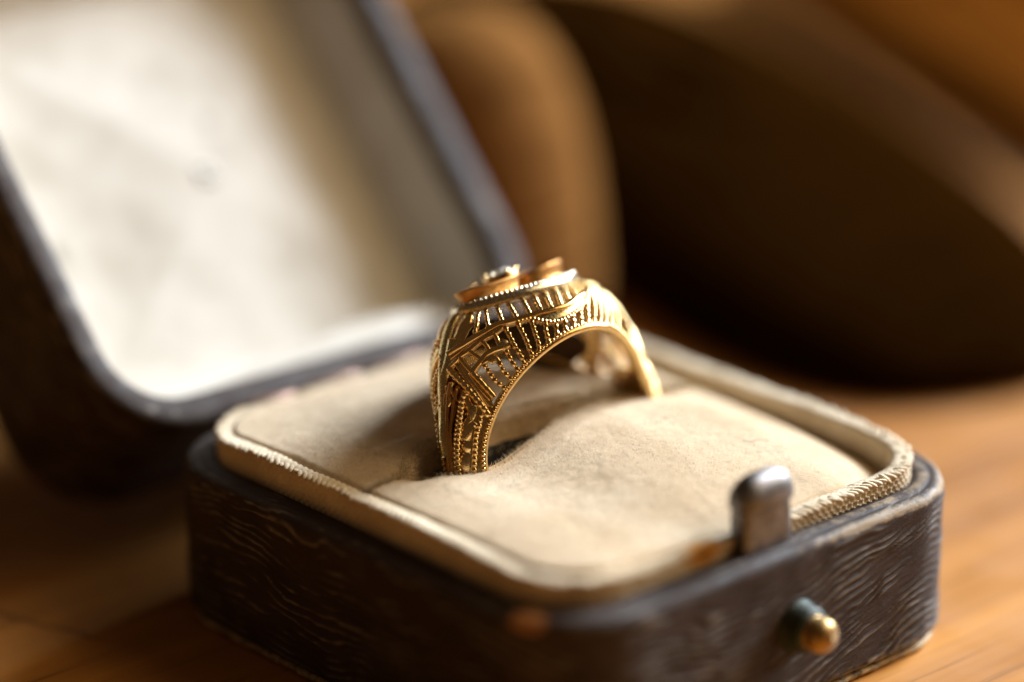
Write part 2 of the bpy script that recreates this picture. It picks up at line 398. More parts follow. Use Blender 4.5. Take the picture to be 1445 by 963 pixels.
# the two cushions with the ring slot between them
CI = 3.55; CR = 4.6
def vlim(u):
    u = np.asarray(u, float); d = np.maximum(0, np.maximum(CI + CR - u, u - (43.8 - CI - CR)))
    off = CR - np.sqrt(np.maximum(0, CR ** 2 - np.minimum(d, CR) ** 2)); return CI - 0.2 + off, 46.3 - CI - off
def lipc(u): return 23.75 + 0.25 * np.sin(u * 0.21)
def gap(u, front=True): return np.interp(u, [6.5, 8, 10, 11, 14, 16, 18.5, 21, 27, 30, 32, 34.5, 36.5], [-0.06, 0.5, 1.5, 1.75, 1.75, 1.5 if front else 2.2, 1.1 if front else 1.8, 0.45 if front else 0.9, 0.25, 0.45, 1.5, 0.8, -0.06])
lipx = [3, 5, 9, 11, 14, 15.7, 19, 22, 24, 29, 33, 37, 41]
lipz = [2.2, 2.6, 2.65, 2.25, 2.35, 2.75, 3.5, 3.75, 3.85, 3.5, 3.1, 1.7, -0.4]
bakz = [2.2, 2.6, 2.9, 3.2, 3.6, 3.7, 4.0, 4.3, 4.3, 3.8, 3.0, 1.6, -0.4]
def smooth_interp(u, xs, zs):
    acc = 0
    for d in (-1.2, -0.6, 0, 0.6, 1.2): acc = acc + np.interp(u + d, xs, zs)
    return acc / 5
def cushion(name, front):
    us = np.linspace(CI + 0.02, 43.8 - CI - 0.02, 230); nv = 96
    rows = []
    lo, hi = vlim(us)
    HL = smooth_interp(us, lipx, lipz if front else bakz)
    HE = 2.3 - 0.95 * sm(us, 6, 16) - 2.2 * sm(us, 30, 40) if front else 2.3 - 2.5 * sm(us, 30, 40.5)
    gg = gap(us, front); gg = np.convolve(np.pad(gg, 4, mode='edge'), np.ones(9) / 9, 'valid'); lip = lipc(us) - gg if front else lipc(us) + gg
    edge = lo if front else hi
    rr = 0.005 + 0.745 * sm(gg, 0.0, 1.0)
    pos = []
    for j in range(nv):
        w = (j / (nv - 1)) ** 0.85
        v_ = edge + (lip - (rr if front else -rr) - edge) * w
        H = HE + (HL - HE) * (1 - (1 - w) ** 2.1) + (0.35 if front else 0.9) * np.sin(np.pi * w) * (1 - ((us - 22) / 20) ** 2) * sm(us, 3, 12) - 0.15 * (1 - sm(w, 0, 0.03))
        H = H - 0.55 * np.exp(-((us - 8.3) / 1.5) ** 2 - ((v_ - 23.6) / 1.3) ** 2)
        H = H + 0.10 * vnoise(us * 0.22, v_ * 0.22, 21) + 0.022 * vnoise(us * 1.1, v_ * 1.1, 22) + 0.014 * vnoise(us * 3, v_ * 3, 23)
        H = H - 0.30 * (1 - sm(us, CI, CI + 0.6)) - 1.0 * (1 - sm(43.8 - us, CI, CI + 0.9))     # tucked down behind the braid
        pos.append(np.column_stack([us, v_, H]))
    zl = pos[-1][:, 2]; sgn = 1 if front else -1
    for a in np.radians([18, 36, 54, 72, 90]):
        pos.append(np.column_stack([us + 0 * a, lip - sgn * rr + sgn * rr * math.sin(a) + 0.05 * vnoise(us * 2.5, us * 0 + a * 9, 31), zl - rr + rr * math.cos(a)]))
    zb = zl - rr
    for j in range(1, 26):
        z = zb + (-10.2 - zb) * j / 25
        lean = (z - zb) * 0.44 * sm(np.minimum(us - 7, 37 - us), 0, 5)
        pos.append(np.column_stack([us, lip + lean + 0.10 * vnoise(us * 1.6, z * 1.6, 33), z]))
    V = np.stack(pos, 0)
    S_ = V.copy()                                            # skirt: the velvet turns down inside the braid
    a_ = S_[:, :1].copy(); a_[..., 2] -= 3; b_ = S_[:, -1:].copy(); b_[..., 2] -= 3; S_ = np.concatenate([a_, S_, b_], 1)
    r_ = S_[:1].copy(); r_[..., 2] -= 3; S_ = np.concatenate([r_, S_], 0)
    o = mesh_obj(name, S_.reshape(-1, 3), grid_faces(S_.shape[0], S_.shape[1], flip=not front), M['velvet'], box)
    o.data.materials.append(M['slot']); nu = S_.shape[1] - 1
    mi = np.zeros(len(o.data.polygons), int); mi[(nv + 7) * nu:] = 1; o.data.polygons.foreach_set('material_index', mi.tolist())  # velvet walls below the lip painted black as slot shade
    return o, V
fc, VF = cushion('front_cushion', True)
bc, VB = cushion('back_cushion', False)
def fuzz(name, V, flip, n_top, n_lip, parent, lip_rows):
    nr, nu = V.shape[:2]
    du = np.gradient(V, axis=1); dv = np.gradient(V, axis=0); Nn = np.cross(du, dv)
    Nn /= np.linalg.norm(Nn, axis=2)[..., None] + 1e-12
    if flip: Nn = -Nn
    def pick(n, r0, r1):
        r = rng.uniform(r0, r1, n); c = rng.uniform(2, nu - 3, n)
        ri = r.astype(int); ci = c.astype(int); fr = (r - ri)[:, None]; fcn = (c - ci)[:, None]
        p = V[ri, ci] * (1 - fr) * (1 - fcn) + V[ri + 1, ci] * fr * (1 - fcn) + V[ri, ci + 1] * (1 - fr) * fcn + V[ri + 1, ci + 1] * fr * fcn
        return p, Nn[ri, ci]
    p1, n1 = pick(n_top, 4, 95); p2, n2 = pick(n_lip, *lip_rows)
    p = np.vstack([p1, p2]); nn = np.vstack([n1, n2])
    Ln = np.concatenate([rng.uniform(0.12, 0.35, n_top), rng.uniform(0.22, 0.60, n_lip)])[:, None]
    d = nn + rng.normal(0, 0.55, nn.shape); d /= np.linalg.norm(d, axis=1)[:, None]
    s = np.cross(d, rng.normal(size=d.shape)); s /= np.linalg.norm(s, axis=1)[:, None]
    wdt = np.concatenate([np.full(n_top, 0.009), np.full(n_lip, 0.020)])[:, None]
    tip = p + d * Ln + np.array([0, 0, -0.12]) * Ln
    VV = np.stack([p - s * wdt - nn * 0.03, p + s * wdt - nn * 0.03, tip], 1).reshape(-1, 3)
    n = len(p); F = np.arange(3 * n).reshape(n, 3)
    o = mesh_obj(name, VV, F.tolist(), M['fibre'], parent, smooth=False); o['kind'] = 'stuff'
fuzz('velvet_nap', VF, False, 5000, 2500, fc, (93, 103))
fuzz('velvet_nap', VB, True, 3000, 9000, bc, (92, 103))
# lint on the velvet
def lint(name, label, u, v_, seed, L, r=0.022):
    g = np.random.default_rng(seed); pts = []; a = g.uniform(0, 6.28); x, y = u, v_
    for k in range(26):
        pts.append((x, y)); a += g.normal(0, 0.45) + 0.10; x += L / 26 * math.cos(a); y += L / 26 * math.sin(a)
    top = VF[:96].reshape(-1, 3); C = []
    for k, (x, y) in enumerate(pts):
        z = top[np.argmin((top[:, 0] - x) ** 2 + (top[:, 1] - y) ** 2), 2]; C.append((x, y, z + 0.05 + 0.10 * math.sin(k * 0.4) ** 2))
    C = np.array(C); C[:, 2] = np.convolve(np.pad(C[:, 2], 2, mode='edge'), np.ones(5) / 5, 'valid')
    T = np.gradient(C, axis=0); T /= np.linalg.norm(T, axis=1)[:, None]; B = np.cross(T, [0, 0, 1.0]); B /= np.linalg.norm(B, axis=1)[:, None]; N2 = np.cross(B, T)
    V = np.concatenate([[c + r * (b_ * math.cos(q) + n_ * math.sin(q)) for q in (0, 1.57, 3.14, 4.71)] for c, b_, n_ in zip(C, B, N2)])
    o = mesh_obj(name, V, grid_faces(26, 4, closed_v=True), M['thread'])
    o['label'] = label; o['category'] = 'lint'
lint('lint_thread', 'tiny curled dark red thread lying on the velvet behind the steel catch', 29.5, 11.5, 5, 2.6, 0.014)
lint('lint_thread', 'short straight dark hair lying on the velvet near the ring', 27.0, 17.5, 9, 1.2, 0.012)
# floor of the slot, in the same painted shade
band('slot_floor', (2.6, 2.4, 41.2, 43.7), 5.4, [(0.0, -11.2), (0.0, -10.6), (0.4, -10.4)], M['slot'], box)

# steel catch on the front rim
def lathe_like(name, rings, mat, parent, cap=True):
    n = len(rings[0]); V = np.array(rings).reshape(-1, 3)
    F = grid_faces(len(rings), n, closed_v=True)
    if cap: F.append(list(range(n))[::-1]); F.append([(len(rings) - 1) * n + i for i in range(n)])
    return mesh_obj(name, V, F, mat, parent)
cx, cy = 21.2, 1.95
def sq(w, d, z, n=28, e=4.5, x=cx, y=cy):
    out = []
    for k in range(n):
        a = 2 * math.pi * k / n; c, s = math.cos(a), math.sin(a)
        out.append((x + w * math.copysign(abs(c) ** (2 / e), c), y + d * math.copysign(abs(s) ** (2 / e), s), z))
    return out
catch = lathe_like('catch_post', [sq(2.5, 0.85, -1.0, x=cx + .3, e=7), sq(2.5, 0.85, 0.2, x=cx + .3, e=7), sq(2.42, 0.84, 2.8, x=cx + .15, e=7), sq(2.3, 0.8, 3.7, e=6)], M['steel'], box)
rings = []
for a in np.radians(np.linspace(0, 88, 12)):
    k = math.cos(a); rings.append(sq(2.70 * k ** 0.62 + 0.02, 1.35 * k + 0.02, 3.75 + 2.1 * math.sin(a), e=3.0, y=cy - 0.15))
rings = [sq(2.3, 0.9, 3.45, e=3.4, y=cy - 0.15), sq(2.66, 1.28, 3.50, e=3.0, y=cy - 0.15)] + rings
lathe_like('catch_head', rings, M['steel'], catch)
# push button on the front wall
def ycyl(cx, cz, prof, n=28):
    return [[(cx + r * math.cos(2 * math.pi * k / n), y, cz + r * math.sin(2 * math.pi * k / n)) for k in range(n)] for y, r in prof]
b = lathe_like('button_collar', ycyl(23.2, -6.0, [(0.4, 2.0), (-0.1, 2.05), (-0.35, 1.98), (-0.5, 1.8), (-1.5, 1.75), (-1.8, 1.6), (-1.85, 1.1)]), M['verdigris'], box)
lathe_like('push_button', ycyl(23.2, -6.0, [(-1.5, 1.28), (-2.4, 1.32), (-2.95, 1.24), (-3.3, 0.98), (-3.52, 0.55), (-3.58, 0.05)]), M['brass'], b)

# the lid, opened back on its hinge
TL = math.radians(42); LO = np.array([0, 47.8, 0.1])
LB = np.array([0, math.sin(TL), math.cos(TL)]); LN = np.array([0, -math.cos(TL), math.sin(TL)])
def lid_xf(L): return LO + np.outer(L[:, 0], [1, 0, 0]) + np.outer(L[:, 1], LB) + np.outer(L[:, 2], LN)
prof = [(7.6, -18.1, 0, 0), (5.0, -18.0, .3, 0), (3.0, -17.8, .5, 0), (1.6, -17.2, .6, 0.1), (0.6, -16.2, .8, 0.2), (0.1, -15.0, 1, 0.1)]
prof += [(0.0, z, 1, 0.0 if z < -1.2 else 0.3) for z in lin(-14.2, -0.7, 70)]
prof += [(0.08, -0.42, .6, 0.5), (0.22, -0.22, .4, 0.55), (0.5, -0.05, .2, 0.5), (0.9, 0.0, .2, 0.25), (1.7, 0.0, .2, 0.15), (2.2, -0.06, .1, 0.1), (2.45, -0.35, 0, 0), (2.5, -2.2, 0, 0), (2.5, -9.5, 0, 0)]
LID = (-1.2, 0.0, 44.4, 46.5)
lid = leather_shell('lid', LID, 8.0, prof, lid_xf, 41, lambda s: 0 * s, box, amp=0.12)
P, N, S = rrect(*LID, 8.0, 30, 0.7)
ctr = np.array([22.0, 22.5]); rings = []
def depth(q): return -2.0 - 4.6 * sm(q, 0.0, 3.6) ** 0.8 + 0.9 * sm(q, 4.0, 20)
for q in list(np.linspace(0, 4.5, 16)) + list(np.linspace(4.7, 5.4, 2)):
    I = P - N * (2.45 + q); rings.append(np.column_stack([I, np.full(len(I), depth(q))]))
inner = rings[-1][:, :2]
for k in np.linspace(0.08, 0.97, 22):
    I = inner + (ctr - inner) * k; rings.append(np.column_stack([I, np.full(len(I), depth(5.4 + 14.6 * k))]))
L = np.stack(rings, 0).reshape(-1, 3)
L[:, 2] += 0.06 * vnoise(L[:, 0] * 0.25, L[:, 1] * 0.25, 51)
pr = np.zeros(len(L))
for (a, b_, ra, rb, w) in PRINT: pr = np.maximum(pr, w * np.exp(-((L[:, 0] - a) / ra) ** 2 - ((L[:, 1] - b_) / rb) ** 2))
F = grid_faces(len(rings), len(P), closed_v=True); F.append([(len(rings) - 1) * len(P) + i for i in range(len(P))])
mesh_obj('satin_lining', lid_xf(L), F, M['satin'], lid, attrs={'print': pr})
# loose bunched satin along the hinge side of the lid
path = np.array([(10, 2.9, -3.6, .5), (16, 3.2, -3.6, 1.1), (21, 3.4, -3.8, 1.4), (26, 3.6, -4.0, 1.8), (31, 3.8, -4.2, 1.9), (35, 3.8, -4.5, 1.5), (38.5, 3.6, -4.8, 0.7)])
tt = np.linspace(0, len(path) - 1, 90); cp = np.column_stack([np.interp(tt, np.arange(len(path)), np.convolve(np.pad(path[:, k], 1, mode='edge'), [.2, .6, .2], 'valid')) for k in range(4)])
V = []
for i_, (a_, b_, c_, r_) in enumerate(cp):
    for k in range(28):
        g_ = 2 * math.pi * k / 28
        rr_ = r_ * (1 + 0.16 * float(vnoise(a_ * 0.35 + 3 * math.cos(g_), 2.2 * math.sin(g_) + 7, 61)) + 0.07 * float(vnoise(a_ * 0.9 + 5 * math.cos(g_), 4 * math.sin(g_), 62)))
        V.append((a_, b_ + rr_ * math.cos(g_) * 0.95, c_ + rr_ * math.sin(g_) * 0.8))
F = grid_faces(90, 28, closed_v=True); F.append(list(range(28))[::-1]); F.append([89 * 28 + i_ for i_ in range(28)])
mesh_obj('satin_fold', lid_xf(np.array(V)), F, M['satin'], lid, attrs={'print': np.zeros(len(V))})
# hinge barrel between tray and lid
def xcyl(x0, x1, y, z, r, name, mat, parent, n=14):
    rings = [[(x, y + rr * math.cos(2 * math.pi * k / n), z + rr * math.sin(2 * math.pi * k / n)) for k in range(n)] for x, rr in ((x0, r * .8), (x0 + .15, r), (x1 - .15, r), (x1, r * .8))]
    return lathe_like(name, rings, mat, parent)
for a, b_ in ((9.5, 15.2), (15.5, 21.8), (22.1, 28.4), (28.7, 34.5)):
    xcyl(a, b_, 47.05, 0.1, 0.7, 'hinge_knuckle', M['hinge'], box)

# ------------------------------------------------------------------ the ring
RC = np.array([21.58, 22.67, 0.6]); RA = math.radians(24.7)       # it leans back in the slot
E1 = np.array([1.0, 0, 0]); E2 = np.array([0, math.cos(RA), -math.sin(RA)]); E3 = np.array([0, math.sin(RA), math.cos(RA)])
R_ = math.radians
def hwf(t): return 1.78 + 4.57 * np.clip(np.cos(t), 0, 1) ** 2
def rcf(t):
    a = np.abs(t); top = 12.5 / np.cos(np.minimum(a, R_(26))); side = 11.25 - 1.1 * sm(a, R_(58), R_(125)); w = sm(a, R_(23), R_(63))
    return top * (1 - w) + side * w
def radf(t, e):
    a = np.abs(t); k = sm(a, R_(4), R_(27)); k2 = sm(a, R_(35), R_(75))
    return 9.0 + (rcf(t) - 9.0) * np.clip(1 - np.abs(e) ** (3.6 - 1.75 * k - 0.4 * k2), 0, 1) ** (0.55 + 0.2 * k)
def O(t, f, off=0.0):
    """ring surface: t = angle from the top, f = -1..1 across the band"""
    t = np.asarray(t, float); f = np.clip(np.asarray(f, float), -1, 1)
    tw = (t + np.pi) % (2 * np.pi) - np.pi
    e = np.sign(f) * (1 - (1 - np.abs(f)) ** 2)
    r = radf(tw, e) + off; y = hwf(tw) * e
    return RC + r[..., None] * (np.sin(t)[..., None] * E1 + np.cos(t)[..., None] * E3) + y[..., None] * E2
def rp(x, y, h): return RC + x * E1 + y * E2 + h * E3
def surf_n(t, f):
    d = 0.004; fa = np.clip(f - d, -0.999, 0.999); fb = np.clip(f + d, -0.999, 0.999)
    a = O(t + d, f) - O(t - d, f); b = O(t, fb) - O(t, fa)
    n = np.cross(b, a); n /= np.linalg.norm(n, axis=-1)[..., None] + 1e-12
    rad = np.sin(t)[..., None] * E1 + np.cos(t)[..., None] * E3
    s = np.sign((n * (O(t, f) - (RC + 7.0 * rad))).sum(-1)); return n * s[..., None]
def catmull(pts, n):
    P = np.array(pts, float)
    if len(P) == 2: return P[0] + (P[1] - P[0]) * np.linspace(0, 1, n)[:, None]
    Q = np.vstack([2 * P[0] - P[1], P, 2 * P[-1] - P[-2]])
    x = np.linspace(0, len(P) - 1 - 1e-9, n); i = x.astype(int); f = (x - i)[:, None]
    a, b, c, d = Q[i], Q[i + 1], Q[i + 2], Q[i + 3]
    return 0.5 * (2 * b + (c - a) * f + (2 * a - 5 * b + 4 * c - d) * f ** 2 + (3 * b - a - 3 * c + d) * f ** 3)

ring = thing('ring', 'yellow gold filigree ring with pierced domed shoulders standing in the velvet slot', 'ring', RC - 10.2 * E3)
PROF = {'round': [(math.cos(a), math.sin(a)) for a in np.linspace(0, 2 * math.pi, 11)[:-1]],
        'bar': [(-0.75, -1.7), (0.75, -1.7), (1.0, -0.2), (0.86, 0.55), (0.45, 0.95), (-0.45, 0.95), (-0.86, 0.55), (-1.0, -0.2)],
        'leaf': [(-1.0, -0.5), (1.0, -0.5), (1.05, 0.0), (0.5, 0.32), (0.0, 0.55), (-0.5, 0.32), (-1.05, 0.0)]}
def sweep(name, C, Nn, w, h, prof, mat, parent):
    """closed tube along C with half-width w and height h (arrays) over normals Nn"""
    T = np.gradient(C, axis=0); T /= np.linalg.norm(T, axis=1)[:, None] + 1e-12
    B = np.cross(T, Nn); B /= np.linalg.norm(B, axis=1)[:, None] + 1e-12
    N2 = np.cross(B, T)
    pr = np.array(PROF[prof]); n = len(C); k = len(pr)
    V = C[:, None, :] + B[:, None, :] * (pr[None, :, 0] * w[:, None])[..., None] + N2[:, None, :] * (pr[None, :, 1] * h[:, None])[..., None]
    F = grid_faces(n, k, closed_v=True); F.append(list(range(k))[::-1]); F.append([(n - 1) * k + i for i in range(k)])
    return mesh_obj(name, V.reshape(-1, 3), F, mat, parent)
def wire(name, pts, r, mat='gold', prof='bar', bead=0.0, pitch=0.42, taper=0.0, lift=0.0, wide=1.0):
    """a wire or leaf laid along (angle, across) points on the ring's surface"""
    q = catmull([(R_(a), f) for a, f in pts], 60)
    rough = O(q[:, 0], q[:, 1]); L = np.linalg.norm(np.diff(rough, axis=0), axis=1).sum()
    n = max(14, int(L / (pitch / 7 if bead else 0.16)))
    s = np.concatenate([[0], np.cumsum(np.linalg.norm(np.diff(rough, axis=0), axis=1))]) / L
    q = np.column_stack([np.interp(np.linspace(0, 1, n), s, q[:, k]) for k in (0, 1)])
    C = O(q[:, 0], q[:, 1]); Nn = surf_n(q[:, 0], q[:, 1]); C = C + Nn * lift
    x = np.linspace(0, 1, n)
    m = np.ones(n)
    if bead: m = 1 - bead + bead * 1.5 * np.abs(np.sin(np.pi * x * max(2, round(L / pitch))))
    if taper: m = m * (0.16 + 0.84 * np.sin(np.pi * (0.06 + 0.9 * x)) ** taper)
    return sweep(name, C, Nn, r * wide * m, r * m, prof, M[mat], ring)

# shank: solid from the shoulders down through the slot
nth, nf = 170, 33
fs = np.linspace(-1, 1, nf); V = np.zeros((nth, 2 * nf - 2, 3))
for i in range(nth):
    a0 = 45.0 + 19.0 * np.abs(fs); aR = 61.0 + 9.0 * np.abs(fs); t = np.radians(aR + (360 - a0 - aR) * i / (nth - 1))
    V[i, :nf] = O(t, fs, -0.34 + 0 * t)
    fi = fs[1:-1][::-1]; ti = t[1:-1][::-1]; tw = (ti + np.pi) % (2 * np.pi) - np.pi
    e = np.sign(fi) * (1 - (1 - np.abs(fi)) ** 2)
    V[i, nf:] = RC + 8.72 * (np.sin(ti)[:, None] * E1 + np.cos(ti)[:, None] * E3) + (hwf(tw) * e)[:, None] * E2
F = grid_faces(nth, 2 * nf - 2, closed_v=True); k = 2 * nf - 2
for i0 in (0, (nth - 1) * k):
    inn = lambda j: i0 + (j if j in (0, nf - 1) else nf + nf - 2 - j)
    for j in range(nf - 1):
        q = [i0 + j, i0 + j + 1, inn(j + 1), inn(j)]; q = [x for n_, x in enumerate(q) if x not in q[:n_]]
        F.append(q if i0 else q[::-1])
mesh_obj('shank', V.reshape(-1, 3), F, M['gold'], ring)
# rim rails: a smooth round edge and a beaded line beside it, on both sides
for sd in (-1, 1):
    t = np.radians(np.linspace(-178, 178, 260)); C = O(t, np.full_like(t, sd * 1.0)) ; rad = np.sin(t)[:, None] * E1 + np.cos(t)[:, None] * E3
    sweep('rim_rail', C - rad * 0.08, rad, np.full(len(t), 0.24), np.full(len(t), 0.30), 'round', M['gold'], ring)
    wire('beaded_rim', [(a, sd * (0.965 if abs(a) < 62 else 0.93)) for a in range(-84, 85, 6)], 0.15, prof='round', bead=0.45, pitch=0.34, lift=0.08)
    t = np.radians(np.linspace(-84, 84, 160)); rad = np.sin(t)[:, None] * E1 + np.cos(t)[:, None] * E3   # inner edge of the band
    C = RC + rad * 8.80 + (sd * (hwf(t) - 0.55))[:, None] * E2
    sweep('inner_rail', C, rad, np.full(len(t), 0.36), np.full(len(t), 0.14), 'round', M['gold'], ring)

W = {}
W['A']=[(-39.8,-0.08),(-37.8,-0.16),(-35.8,-0.23),(-31.3,-0.33),(-27.8,-0.38),(-24.5,-0.42),(-20.8,-0.48),(-16.2,-0.56),(-12.5,-0.61),(-8.8,-0.66),(-4.0,-0.69),(0.5,-0.68),(5.2,-0.64),(10.0,-0.58),(16.0,-0.46),(21.2,-0.32)]
W['A_low']=[(-41.5,-0.10),(-38.5,-0.20),(-34.2,-0.29),(-31.5,-0.35),(-28.8,-0.40),(-25.2,-0.44)]
W['A2']=[(-44.0,-0.10),(-42.2,-0.16),(-40.2,-0.21),(-37.5,-0.29),(-34.0,-0.35),(-31.5,-0.39),(-29.2,-0.43),(-25.8,-0.45)]
W['cres_low']=[(-21.2,-0.50),(-17.0,-0.58),(-15.8,-0.64),(-14.5,-0.70),(-11.2,-0.79),(-6.2,-0.83),(0.0,-0.80),(6.5,-0.73),(13.0,-0.58),(19.2,-0.39)]
W['cres_in']=[(-16.2,-0.57),(-14.8,-0.64),(-12.0,-0.70),(-9.2,-0.74),(-5.2,-0.76),(-1.5,-0.74),(3.0,-0.71),(7.5,-0.66),(15.0,-0.49)]
W['bu0']=[(-23.2,-0.18),(-27.8,-0.25),(-31.8,-0.28)]
W['bu1']=[(-20.2,-0.17),(-25.0,-0.29),(-28.0,-0.36)]
W['bu2']=[(-17.2,-0.22),(-20.8,-0.32),(-23.5,-0.41)]
W['bu3']=[(-14.5,-0.27),(-17.2,-0.38),(-19.5,-0.48)]
W['bu4']=[(-10.0,-0.32),(-13.2,-0.45),(-15.5,-0.55)]
W['bu5']=[(-5.0,-0.32),(-9.5,-0.50),(-11.8,-0.62)]
W['bu6']=[(0.5,-0.30),(-5.2,-0.52),(-7.8,-0.66)]
W['bu7']=[(6.5,-0.27),(-0.2,-0.52),(-3.7,-0.68)]
W['bu8']=[(16.2,-0.11),(5.0,-0.48),(1.8,-0.66)]
W['bu9']=[(17.5,-0.19),(10.2,-0.44),(6.8,-0.62)]
W['bu10']=[(20.2,-0.18),(15.8,-0.36),(11.0,-0.56)]
W['bu11']=[(22.0,-0.22),(20.2,-0.30),(18.0,-0.41)]
W['bl0']=[(-25.0,-0.46),(-27.5,-0.57),(-29.5,-0.66),(-32.2,-0.84)]
W['bl1']=[(-21.0,-0.51),(-23.2,-0.62),(-27.0,-0.81),(-27.8,-0.86)]
W['bl2']=[(-17.2,-0.60),(-20.2,-0.72),(-23.5,-0.89)]
W['bl3']=[(-14.0,-0.73),(-16.5,-0.80),(-18.8,-0.93)]
W['bl4']=[(-11.0,-0.81),(-12.5,-0.88),(-14.3,-0.97)]
W['bl5']=[(-6.2,-0.83),(-7.8,-0.90),(-9.2,-1.00)]
W['bl6']=[(-1.2,-0.81),(-2.8,-0.89),(-4.0,-0.99)]
W['bl7']=[(4.5,-0.76),(2.0,-0.87),(0.5,-0.99)]
W['bl8']=[(12.2,-0.61),(7.3,-0.82),(4.8,-0.99)]
W['bl9']=[(20.5,-0.40),(15.0,-0.65),(8.5,-0.98)]
W['bl10']=[(25.0,-0.32),(20.5,-0.54),(12.8,-0.98)]
W['bl11']=[(26.5,-0.36),(23.8,-0.53),(17.0,-0.98)]
W['bl12']=[(31.3,-0.26),(25.5,-0.64),(22.0,-0.99)]
W['bl13']=[(32.5,-0.32),(30.8,-0.55),(27.8,-1.00)]
W['B']=[(-44.5,-0.37),(-42.0,-0.40),(-39.8,-0.43),(-37.5,-0.45),(-36.0,-0.48),(-34.5,-0.51),(-33.0,-0.55),(-31.5,-0.58),(-30.2,-0.61)]
W['x0']=[(-40.5,-0.21),(-42.5,-0.28),(-44.5,-0.37)]
W['x1']=[(-37.8,-0.29),(-38.5,-0.35),(-39.5,-0.43)]
W['x2']=[(-33.5,-0.36),(-34.2,-0.42),(-35.8,-0.48)]
W['x3']=[(-29.5,-0.42),(-30.0,-0.46),(-31.8,-0.52)]
W['scroll']=[(-40.8,-0.44),(-39.5,-0.47),(-38.2,-0.50),(-37.0,-0.55),(-37.2,-0.58),(-38.0,-0.62)]
W['scroll_leaf']=[(-39.2,-0.50),(-38.0,-0.53),(-37.5,-0.57)]
W['B_leaf']=[(-32.8,-0.53),(-31.5,-0.56),(-30.5,-0.61)]
W['d1']=[(-40.8,-0.46),(-41.2,-0.49),(-42.2,-0.54),(-43.8,-0.61),(-45.2,-0.72)]
W['d2']=[(-37.8,-0.61),(-39.0,-0.67),(-40.5,-0.74)]
W['d3']=[(-32.2,-0.60),(-34.0,-0.67),(-35.8,-0.78)]
W['D1']=[(-44.5,-0.37),(-46.5,-0.47),(-48.5,-0.58),(-51.2,-0.77)]
W['D1b']=[(-44.8,-0.34),(-47.5,-0.43),(-50.3,-0.56),(-53.0,-0.76)]
W['D2']=[(-41.5,-0.21),(-44.2,-0.29),(-46.8,-0.37),(-49.8,-0.50),(-52.2,-0.62),(-56.0,-0.80)]
W['D2b']=[(-42.5,-0.17),(-45.5,-0.26),(-48.2,-0.35),(-51.2,-0.47),(-54.5,-0.61),(-58.0,-0.80)]
W['D3']=[(-44.2,-0.10),(-46.8,-0.20),(-49.0,-0.30),(-51.0,-0.38),(-54.5,-0.54),(-59.5,-0.84)]
W['crest']=[(-34.8,-0.09),(-39.8,-0.09),(-43.2,-0.07),(-46.2,-0.02),(-49.5,0.01),(-53.5,0.02),(-58.8,0.04),(-63.8,0.03),(-69.2,-0.03),(-75.8,-0.05)]
W['leaf_up']=[(-26.3,-0.15),(-29.5,-0.14),(-32.8,-0.14),(-36.0,-0.14)]
W['leaf_up2']=[(-28.2,-0.23),(-30.0,-0.20),(-32.5,-0.18),(-35.2,-0.16)]
W['leaf_up3']=[(-27.8,-0.17),(-30.2,-0.18),(-33.5,-0.17),(-36.8,-0.16)]
W['legbead']=[(-52.0,-0.31),(-55.8,-0.30),(-59.3,-0.30),(-66.0,-0.30),(-73.0,-0.28),(-82.8,-0.24),(-89.0,-0.19)]
W['legbead2']=[(-54.0,-0.26),(-59.3,-0.25),(-66.0,-0.24),(-73.0,-0.22),(-82.5,-0.17)]
W['edgebead']=[(-58.2,-0.64),(-64.0,-0.67),(-68.2,-0.65),(-75.5,-0.66),(-84.0,-0.59)]
W['vine']=[(-52.2,-0.33),(-54.8,-0.36),(-56.5,-0.40),(-58.5,-0.44),(-61.0,-0.44),(-63.8,-0.40),(-67.0,-0.38)]
W['vleaf1']=[(-55.8,-0.49),(-58.0,-0.48),(-60.3,-0.48),(-62.0,-0.49)]
W['vine2']=[(-62.5,-0.56),(-64.2,-0.52),(-66.2,-0.46),(-68.2,-0.42),(-70.5,-0.40)]
W['vleaf2']=[(-70.0,-0.46),(-73.0,-0.48),(-75.2,-0.46)]
W['vleaf3']=[(-75.0,-0.52),(-77.0,-0.46),(-79.5,-0.42),(-83.2,-0.39)]
W['rib1']=[(-63.8,-0.56),(-68.0,-0.56),(-75.5,-0.55),(-83.8,-0.49)]
W['inner1']=[(-48.5,-0.13),(-53.2,-0.10),(-59.3,-0.08),(-65.0,-0.10),(-72.5,-0.12),(-82.2,-0.12)]
W['inner2']=[(-50.5,-0.21),(-54.5,-0.18),(-59.3,-0.16),(-65.2,-0.15),(-72.0,-0.16),(-77.5,-0.18)]
W['inner3']=[(-52.0,-0.06),(-58.2,-0.04),(-65.0,-0.06),(-72.2,-0.09),(-82.0,-0.04)]
W['eye']=[(-49.8,-0.07),(-52.2,-0.09),(-54.8,-0.13),(-57.2,-0.08)]
W['eye2']=[(-48.5,-0.16),(-50.5,-0.13),(-52.8,-0.17),(-54.8,-0.21)]
